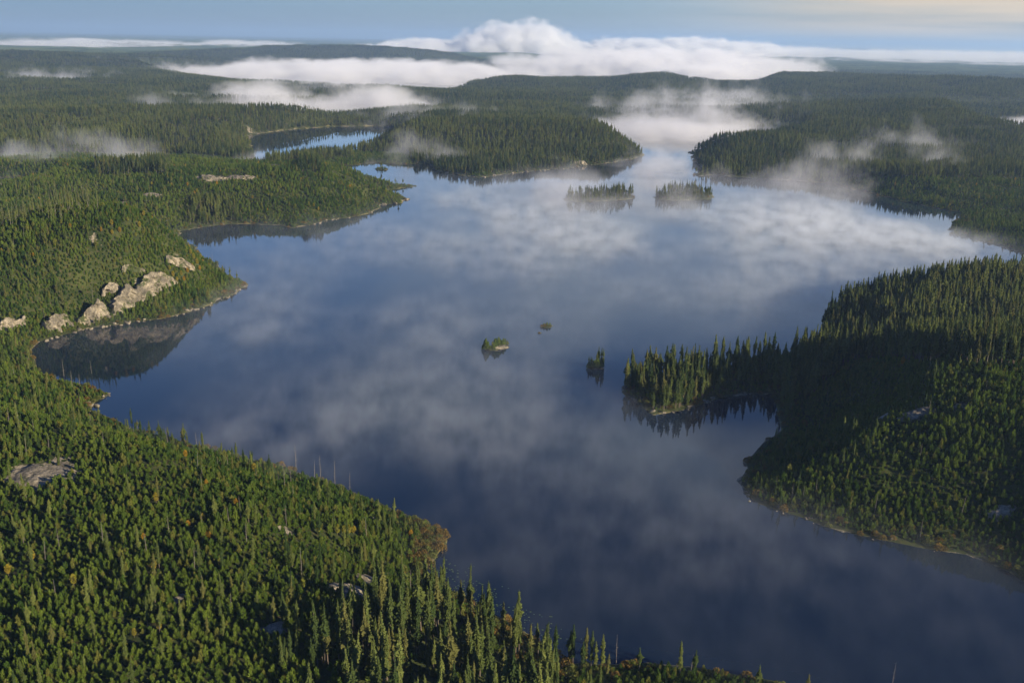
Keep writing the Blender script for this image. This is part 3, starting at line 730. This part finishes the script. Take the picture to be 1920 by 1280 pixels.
# ------------------------------------------------------------------ rock outcrops
def rock(px, py, wx, wy, h, rot, label, seed, cat='rock outcrop', name='rock_outcrop', step=.5):
    x0, y0, z0 = ground_at(px, py)
    n = 46
    g = np.linspace(-1, 1, n); gx, gy = np.meshgrid(g, g); gx = gx.ravel(); gy = gy.ravel()
    lx, ly = gx * wx, gy * wy
    r = np.hypot(gx, gy); nn = fbm(lx + seed * 31, ly, max(wx, wy) * .5, 5, seed)
    env = np.clip(1.15 - r - (nn - .5) * .9, 0, 1)
    ca, sa = math.cos(rot), math.sin(rot)
    X2 = x0 + lx * ca - ly * sa; Y2 = y0 + lx * sa + ly * ca
    # broken, stepped faces: terraces of ledges cut by cracks
    q = np.minimum(1, env * 2.2) * h * (.55 + .6 * nn) ; st = h * .22
    q = (np.floor(q / st) + sstep((q / st - np.floor(q / st)) * 2.2)) * st
    q = q + (fbm(lx, ly, 1.6, 3, seed + 5) - .5) * h * .22 - (env <= 0.02) * 1.5 - .35
    Zg = height(X2, Y2)
    V = np.stack([X2 - x0, Y2 - y0, Zg + q - z0], -1)
    I = np.arange(n * n).reshape(n, n); Fq = np.stack([I[:-1, :-1], I[:-1, 1:], I[1:, 1:], I[1:, :-1]], -1).reshape(-1, 4)
    keep = env[Fq].max(1) > 0; Fq = Fq[keep]
    o = mesh_obj(name, V, Fq, M_ROCK); o.location = (x0, y0, z0)
    tag(o, label, cat); return o
ROCKS = [
    (85, 893, 8, 4.5, 1.2, -.1, 'broad pale rock dome breaking out of the young pines at far left'),
    (535, 996, 3.6, 1.2, .6, .1, 'narrow flat pale slab in the middle of the near hillside'),
    (708, 975, 2.2, 1.4, .9, .3, 'small pale rock just inland of the russet brush point'),
    (650, 1106, 4.2, 2.2, 1.3, .5, 'long tilted pale ledge above the tall spruces near the shore'),
    (690, 1084, 3.0, 1.2, .8, .1, 'grey flat ledge just above the long tilted one'),
    (515, 1180, 2.6, 1.6, .9, .2, 'small broken rock half hidden at the left edge of the tall spruce stand'),
    (340, 1122, 3.0, .8, .4, 0, 'thin brownish rock strip low on the near hillside'),
    (375, 1034, 1.5, .6, .4, 0, 'tiny pale rock in the centre of the near hillside'),
    (395, 337, 11, 4, 2.6, 0, 'jumbled pale rock band on the low hill beyond the cove'),
    (455, 335, 9, 4, 2, 0, 'small rock band just right of the jumbled one'),
    (283, 368, 7, 4, 2, 0, 'rounded pale boulder on the far green hill'),
    (1720, 776, 4.5, 1.8, 1.2, 0, 'grey shaded rock on top of the right hillside'),
    (1650, 788, 4, 2, 1.0, .3, 'small grey rock at the left end of the right hilltop'),
    (1085, 308, 9, 4, 3.5, .3, 'golden sandy bluff at the tip of the wooded far shore'),
    (940, 651, 5, 1.8, 1.0, .25, 'yellow sunlit rock spine of the islet in mid lake'),
    (1877, 960, 3, 1.6, .8, 0, 'pale rock low on the right hillside near the frame edge')]
for i, (a, b, c, d, e, f, lab) in enumerate(ROCKS): rock(a, b, c, d, e, f, lab, 3 + i * 2)

def cliff(path, hts, back, label, seed):
    """broken bedrock face: blocks and ledges along a toe line, with a shelf running back into the hill"""
    P = np.array([ground_at(*p)[:2] for p in path]); seg = np.hypot(*np.diff(P, axis=0).T); cum = np.concatenate([[0], np.cumsum(seg)])
    L = cum[-1]; nu = int(L / .22) + 2; nv, nb = 34, 14
    u = np.linspace(0, L, nu); bxp = np.interp(u, cum, P[:, 0]); byp = np.interp(u, cum, P[:, 1])
    k = np.ones(9) / 9; sm = lambda a: np.convolve(np.pad(a, 4, 'edge'), k, 'valid'); bxp, byp = sm(sm(bxp)), sm(sm(byp))
    tx, ty = np.gradient(bxp), np.gradient(byp); n_ = np.hypot(tx, ty) + 1e-9; nx, ny = ty / n_, -tx / n_
    hc = np.interp(u, cum, hts) * (.62 + .6 * vnoise(u / 3.1, u * 0, seed)) * np.minimum(1, np.minimum(u, L - u) / 1.3 + .25)
    rows = []
    g0 = height(bxp + nx * 1.0, byp + ny * 1.0); tops = g0 + hc
    for j in range(nv):
        v = j / (nv - 1); zz = v * hc
        bl = 1.7 * hash2(np.floor(u / 1.1 + vnoise(u * 0 + zz, zz, seed) * .8), np.floor(zz / 1.5 + vnoise(u / 2, u * 0, seed + 3)), seed) * 1.1
        bl2 = hash2(np.floor(u / .45), np.floor(zz / .7 + u / 3), seed + 1) * .35
        off = 1.2 + bl + bl2 + (fbm(u, zz, 2.2, 4, seed + 2) - .5) * 1.6 - v * hc * .38
        rows.append(np.stack([bxp + nx * off, byp + ny * off, g0 - .8 * (j == 0) + zz], -1))
    ox = rows[-1]
    for j in range(1, nb):
        v = j / (nb - 1); bxx = ox[:, 0] - nx * back * v; byy = ox[:, 1] - ny * back * v; hg = height(bxx, byy)
        w = sstep(v); z = tops * (1 - w) + (hg - .5) * w + (fbm(u, u * 0 + v * back, 1.4, 3, seed + 8) - .5) * .8 * (1 - w)
        rows.append(np.stack([bxx, byy, z], -1))
    V = np.concatenate(rows); nr = len(rows); o0 = V.mean(0); I = np.arange(nr * nu).reshape(nr, nu)
    Fq = np.stack([I[:-1, :-1], I[:-1, 1:], I[1:, 1:], I[1:, :-1]], -1).reshape(-1, 4)
    o = mesh_obj('cliff', V - o0, Fq, M_ROCK); o.location = o0; tag(o, label, 'cliff'); return o
cliff([(205, 590), (226, 572), (251, 563), (278, 547), (300, 534), (324, 522)], [4, 6.5, 7, 7.5, 5, 2], 5, 'tallest brightly sunlit cliff face of the left headland', 5)
cliff([(140, 606), (165, 602), (187, 596), (203, 588)], [2.5, 5, 6, 4.5], 5, 'half-shaded cliff just left of the tallest sunlit face', 15)
cliff([(80, 620), (105, 615), (132, 607)], [3, 5.5, 3], 4, 'overgrown cliff at the left foot of the headland by the water', 25)
cliff([(-20, 620), (0, 615), (25, 609), (52, 600)], [3, 3, 3.5, 2], 4, 'pale low cliff at the left frame edge below the headland', 35)
cliff([(302, 482), (330, 489), (360, 500)], [1.5, 3, 1.5], 4, 'highest rocky shoulder of the headland beside the golden birches', 45)
cliff([(222, 500), (245, 499), (266, 496)], [1, 2, 1.2], 4, 'small flat rock shelf above the cliffs of the headland', 55)
cliff([(186, 545), (205, 541), (224, 533)], [1.5, 3, 2], 4, 'upper broken step of rock between the tallest cliff and the shelf', 65)

# boulders along the visible waterlines
def boulder(seed):
    import bmesh
    bm = bmesh.new(); bmesh.ops.create_icosphere(bm, subdivisions=2, radius=1)
    r = random.Random(seed); cuts = [(Vector((r.gauss(0, 1), r.gauss(0, 1), r.gauss(0, 1))).normalized(), r.uniform(.55, .85)) for _ in range(9)]
    for v in bm.verts:
        for n_, d_ in cuts:
            e = v.co.dot(n_) - d_
            if e > 0: v.co -= n_ * e
        v.co.x *= 1.3; v.co.z *= .65
    me = bpy.data.meshes.new('boulder'); bm.to_mesh(me); bm.free(); me.materials.append(M_ROCK); return me
BM = [boulder(i) for i in range(4)]
for line, n, where in (([(80, 640), (180, 616), (300, 599), (400, 570), (460, 535)], 70, 'on the shore below the left cliffs'),
                       ([(540, 427), (620, 413), (698, 398), (760, 374)], 24, 'at the edge of the green peninsula'),
                       ([(1390, 915), (1442, 950), (1613, 1005), (1850, 1058)], 14, 'on the dark shore at lower right'),
                       ([(1170, 738), (1228, 778), (1339, 749), (1440, 739)], 24, 'at the foot of the wooded point'),
                       ([(880, 332), (960, 326), (1060, 317), (1110, 309)], 20, 'on the far shore below the sandy bluff'),
                       ([(172, 768), (200, 740)], 8, 'at the tip of the small spit at lower left')):
    Pl = np.array([flat(*p) for p in line]); seg = np.hypot(*np.diff(Pl, axis=0).T); cum = np.concatenate([[0], np.cumsum(seg)])
    k = 0
    for _ in range(n * 12):
        if k >= n: break
        t = rr0 = RNG.random() * cum[-1]; x = np.interp(t, cum, Pl[:, 0]) + RNG.normal(0, 2.5); y = np.interp(t, cum, Pl[:, 1]) + RNG.normal(0, 2.5)
        d = float(land_d(np.array([x]), np.array([y]))[0])
        if not -1.2 < d < 1.6: continue
        s_ = float(RNG.uniform(.35, 1.0) ** 1.5) * (1.5 if y > 600 else .55 if x > 60 else .9)
        o = bpy.data.objects.new('boulder', BM[int(RNG.integers(0, 4))]); COL.objects.link(o)
        o.location = (x, y, max(float(height(np.array([x]), np.array([y]))[0]), 0) + s_ * .1); o.scale = (s_,) * 3; o.rotation_euler = (RNG.normal(0, .2), RNG.normal(0, .2), RNG.uniform(0, 6.3))
        tag(o, 'pale angular boulder ' + where, 'boulder', 'boulders ' + where); k += 1

# ------------------------------------------------------------------ lily pads by the near shore
LP = PB(); rr = random.Random(5)
for cx, cy_, n, sp in ((815, 1068, 30, 3), (830, 1108, 60, 4), (865, 1106, 70, 4), (920, 1135, 40, 3.5), (975, 1152, 30, 3), (1010, 1190, 20, 3), (735 + 100, 1010 + 60, 20, 3), (1050, 1195, 16, 3)):
    x0, y0 = flat(cx, cy_)
    for _ in range(n):
        x, y = x0 + rr.gauss(0, sp), y0 + rr.gauss(0, sp * .6); r = rr.uniform(.10, .22); base = len(LP.v)
        if float(land_d(np.array([x]), np.array([y]))[0]) > -.5: continue
        LP.v += [(x + r * math.cos(a), y + r * math.sin(a), .012) for a in np.linspace(.3, 6.1, 8)]; LP.f.append(tuple(range(base, base + 8))); LP.m.append(0)
m, T, out = new_mat('lily_pad'); principled(T, out, (.05, .08, .03, 1), .7, .2)
tag(LP.obj('lily_pads', [m], link=True), 'lily pads floating by the near shore', 'lily pads', kind='stuff')

# ------------------------------------------------------------------ mist and fog: real volumes
def fog_mat(name, dens, sharp, nscale, zsq=1.0, aniso=.0, col=(.97, .97, .98, 1), rate=.3, rough=.6, amp=1.4, floor=.0, top=.0):
    m, T, out = new_mat(name)
    tcn = T.n('ShaderNodeTexCoord'); g = tcn.outputs['Generated']; pos = T.n('ShaderNodeNewGeometry').outputs['Position']
    gx, gy, gz = T.sep(g)
    dx = T.math('MULTIPLY_ADD', gx, 2, -1); dy = T.math('MULTIPLY_ADD', gy, 2, -1)
    r2 = T.math('ADD', T.math('MULTIPLY', dx, dx), T.math('MULTIPLY', dy, dy))
    env = T.math('SUBTRACT', 1.0, r2)
    px_, py2, pz = T.sep(pos)
    nz = T.noise(T.comb(px_, py2, T.math('MULTIPLY', pz, zsq)), 1 / nscale, 4, rough)
    nz = T.math('MULTIPLY', T.math('SUBTRACT', nz, .5), amp)
    # a bank thins upward and towards its rim; noise makes its top billow
    v = T.math('SUBTRACT', T.math('ADD', env, nz), T.math('MULTIPLY', gz, 1.3))
    v = T.math('MULTIPLY', T.math('SUBTRACT', v, top), sharp, clamp=True)
    edge = T.math('MULTIPLY', T.ramp(env, 0.0, .25), T.ramp(gz, 1.0, .8))
    v = T.math('MULTIPLY', T.math('MULTIPLY', v, edge), dens)
    p = T.n('ShaderNodeVolumePrincipled'); p.inputs['Color'].default_value = col; p.inputs['Anisotropy'].default_value = aniso
    T.set(p.inputs['Density'], v); T.set(out.inputs['Volume'], p.outputs[0])
    m.cycles.volume_step_rate = rate
    return m
def box(name, c, s, mat, label, cat):
    v = [(x * s[0] / 2, y * s[1] / 2, z * s[2] / 2) for x in (-1, 1) for y in (-1, 1) for z in (-1, 1)]
    f = [(0, 1, 3, 2), (4, 6, 7, 5), (0, 4, 5, 1), (2, 3, 7, 6), (0, 2, 6, 4), (1, 5, 7, 3)]
    o = mesh_obj(name, v, f, mat); o.location = c
    tag(o, label, cat, kind='stuff'); return o
def bank(px0, px1, pyn, depth, h, mat, label, z0=.3, name='fog_bank', skew=0):
    x0, y0 = flat(px0, pyn); x1, y1 = flat(px1, pyn); y = (y0 + y1) / 2
    yc = y + depth / 2; k = (y + depth / 2) / y
    return box(name, ((x0 + x1) / 2 * k, yc, z0 + h / 2), ((x1 - x0) * k, depth, h), mat, label, 'fog')
FM_CUM = fog_mat('fog_heap', .030, 2.2, 120, 1.3, .0, (1, 1, 1, 1), .4, .55, 1.7)
FM_BANK = fog_mat('fog_sheet', .02, 1.4, 120, 1.4, .0, (.99, .99, 1, 1), .25, .68, 4.6)
FM_FAR = fog_mat('fog_far', .008, 1.6, 260, 3.0, .0, (.98, .99, 1, 1), .3, .66, 3.4)
FM_WISP = fog_mat('mist_wisp', .020, 1.4, 40, 1.2, .1, (.98, .98, 1, 1), .3, .7, 3.8, top=.45)
FM_VEIL = fog_mat('mist_veil', .014, 1.1, 45, .8, .1, (.98, .98, 1, 1), .35, .68, 4.0, top=.3)
FM_THIN = fog_mat('mist_thin', .014, 1.2, 45, .8, .1, (.98, .98, 1, 1), .4, .7, 4.6, top=.45)
bank(800, 1110, 106, 1000, 250, FM_CUM, 'towering white heap of fog above the far lake')
bank(960, 1500, 108, 1500, 158, FM_CUM, 'long white fog ridge trailing right of the tallest heap')
bank(600, 980, 103, 1200, 112, FM_CUM, 'low fog shoulder left of the tallest heap')
bank(900, 1500, 154, 2300, 84, FM_BANK, 'broad white fog sheet below the tallest heap')
bank(240, 1050, 164, 1400, 44, FM_BANK, 'white fog lying in the long valley left of the heap')
bank(1200, 1480, 164, 800, 44, FM_BANK, 'bright fog pool between the two wooded mounds')
bank(120, 700, 98, 2400, 62, FM_FAR, 'low fog behind the long far ridge')
bank(-250, 480, 98, 3000, 60, FM_FAR, 'pale fog layer at the far left')
bank(-150, 180, 120, 500, 34, FM_THIN, 'thin fog strip over the forest at the left edge')
bank(1330, 2250, 131, 5500, 84, FM_FAR, 'smooth pale fog sheet running off to the right')
bank(1270, 1600, 108, 1500, 96, FM_FAR, 'small fog peaks rising from the right sheet')
bank(100, 1300, 84, 7000, 70, FM_FAR, 'thin fog veils near the horizon')
bank(1500, 2200, 100, 9000, 110, FM_FAR, 'faint fog peaks at the right horizon')
bank(280, 860, 216, 360, 36, FM_BANK, 'fog bank lying behind the middle forest ridge')
bank(80, 440, 226, 260, 34, FM_THIN, 'faint mist trailing left from the middle bank')
bank(1020, 1480, 274, 340, 24, FM_BANK, 'thick mist covering the hidden far lake')
bank(1020, 1520, 272, 280, 66, FM_WISP, 'tall wisps curling up from the far lake', name='mist_wisp')
bank(1110, 1360, 350, 200, 34, FM_WISP, 'mist drifting through the narrows', name='mist_wisp')
bank(720, 990, 268, 170, 46, FM_WISP, 'mist over the trees beyond the lagoon', name='mist_wisp')
bank(640, 930, 322, 160, 32, FM_THIN, 'thin mist over the neck left of the far shore', name='mist_wisp')
bank(-60, 360, 350, 240, 44, FM_THIN, 'thin mist hanging over the far left forest', name='mist_wisp')
bank(260, 640, 320, 120, 18, FM_THIN, 'low mist streak beyond the green peninsula', name='mist_wisp')
bank(1440, 1860, 366, 190, 52, FM_THIN, 'mist drifting over the right far shore', name='mist_wisp')
bank(900, 1330, 420, 230, 30, FM_VEIL, 'mist veiling the left low islet', name='mist_wisp')
bank(560, 1010, 250, 260, 44, FM_THIN, 'torn mist trailing right from beyond the lagoon', name='mist_wisp')
bank(380, 780, 190, 500, 40, FM_THIN, 'thin streak above the middle forest ridge', name='mist_wisp')
bank(-60, 330, 140, 700, 40, FM_THIN, 'long faint mist layer in the far left distance', name='mist_wisp')
bank(1000, 1560, 248, 420, 70, FM_THIN, 'loose mist spreading round the hidden far lake', name='mist_wisp')
bank(1250, 1720, 385, 160, 34, FM_THIN, 'low mist along the far right waterline', name='mist_wisp')
bank(1180, 1500, 205, 500, 40, FM_THIN, 'faint mist streak on the slope behind the far lake', name='mist_wisp')
bank(-100, 260, 175, 700, 40, FM_THIN, 'faint mist in a hollow of the far left forest', name='mist_wisp')
bank(1560, 1900, 330, 200, 50, FM_THIN, 'second mist patch above the right far shore', name='mist_wisp')
bank(1820, 2100, 262, 300, 18, FM_BANK, 'pale fog patch in the valley at the right edge')

# steam over the open lake
m, T, out = new_mat('lake_steam'); pos = T.n('ShaderNodeNewGeometry').outputs['Position']; px_, py2, pz = T.sep(pos)
nA = T.noise(T.comb(px_, T.math('MULTIPLY', py2, .7), T.math('MULTIPLY', pz, .4)), 1 / 13, 4, .66); nB = T.noise(T.comb(px_, T.math('MULTIPLY', py2, .6), 4.0), 1 / 110, 3, .5)
v = T.math('MULTIPLY', T.ramp(nA, .28, .76), T.ramp(nB, .36, .60))
fall = T.ramp(pz, 6.0, .3)
patch = None
for cx, cy_, sx, sy, k in ((560, 640, 260, 110, 1.0), (700, 780, 300, 100, .7), (990, 425, 240, 60, 1.7), (1620, 430, 230, 45, 3.2), (900, 900, 300, 120, .35), (1300, 1010, 360, 90, .28), (1700, 1120, 300, 90, .08), (1330, 520, 300, 60, .6), (1180, 330, 90, 30, 1.0)):
    wx, wy = flat(cx, cy_); ax = abs(flat(cx + sx, cy_)[0] - wx); ay = abs(flat(cx, cy_ - sy)[1] - wy)
    ex = T.math('MULTIPLY', T.math('SUBTRACT', px_, float(wx)), 1 / ax); ey = T.math('MULTIPLY', T.math('SUBTRACT', py2, float(wy)), 1 / ay)
    gk = T.math('MULTIPLY', T.math('EXPONENT', T.math('MULTIPLY', T.math('ADD', T.math('MULTIPLY', ex, ex), T.math('MULTIPLY', ey, ey)), -1.0)), k)
    patch = gk if patch is None else T.math('ADD', patch, gk)
v = T.math('MULTIPLY', T.math('MULTIPLY', T.math('MULTIPLY', v, fall), T.math('ADD', patch, .10)), .048)
p = T.n('ShaderNodeVolumePrincipled'); p.inputs['Color'].default_value = (.90, .95, 1, 1); p.inputs['Anisotropy'].default_value = .1
T.set(p.inputs['Density'], v); T.set(out.inputs['Volume'], p.outputs[0]); m.cycles.volume_step_rate = .05
box('lake_steam', (0, 420, .25 + 3), (800, 660, 6), m, 'thin steam drifting low over the open lake', 'mist')

# ------------------------------------------------------------------ haze
m, T, out = new_mat('haze_air'); p = T.n('ShaderNodeVolumePrincipled'); p.inputs['Color'].default_value = (.50, .72, 1, 1); p.inputs['Density'].default_value = 1.05e-4; p.inputs['Anisotropy'].default_value = .2
T.set(out.inputs['Volume'], p.outputs[0])
v = box('haze', (0, 29000, 118), (128000, 128000, 250), m, 'pale blue air between the lake and the horizon', 'haze')
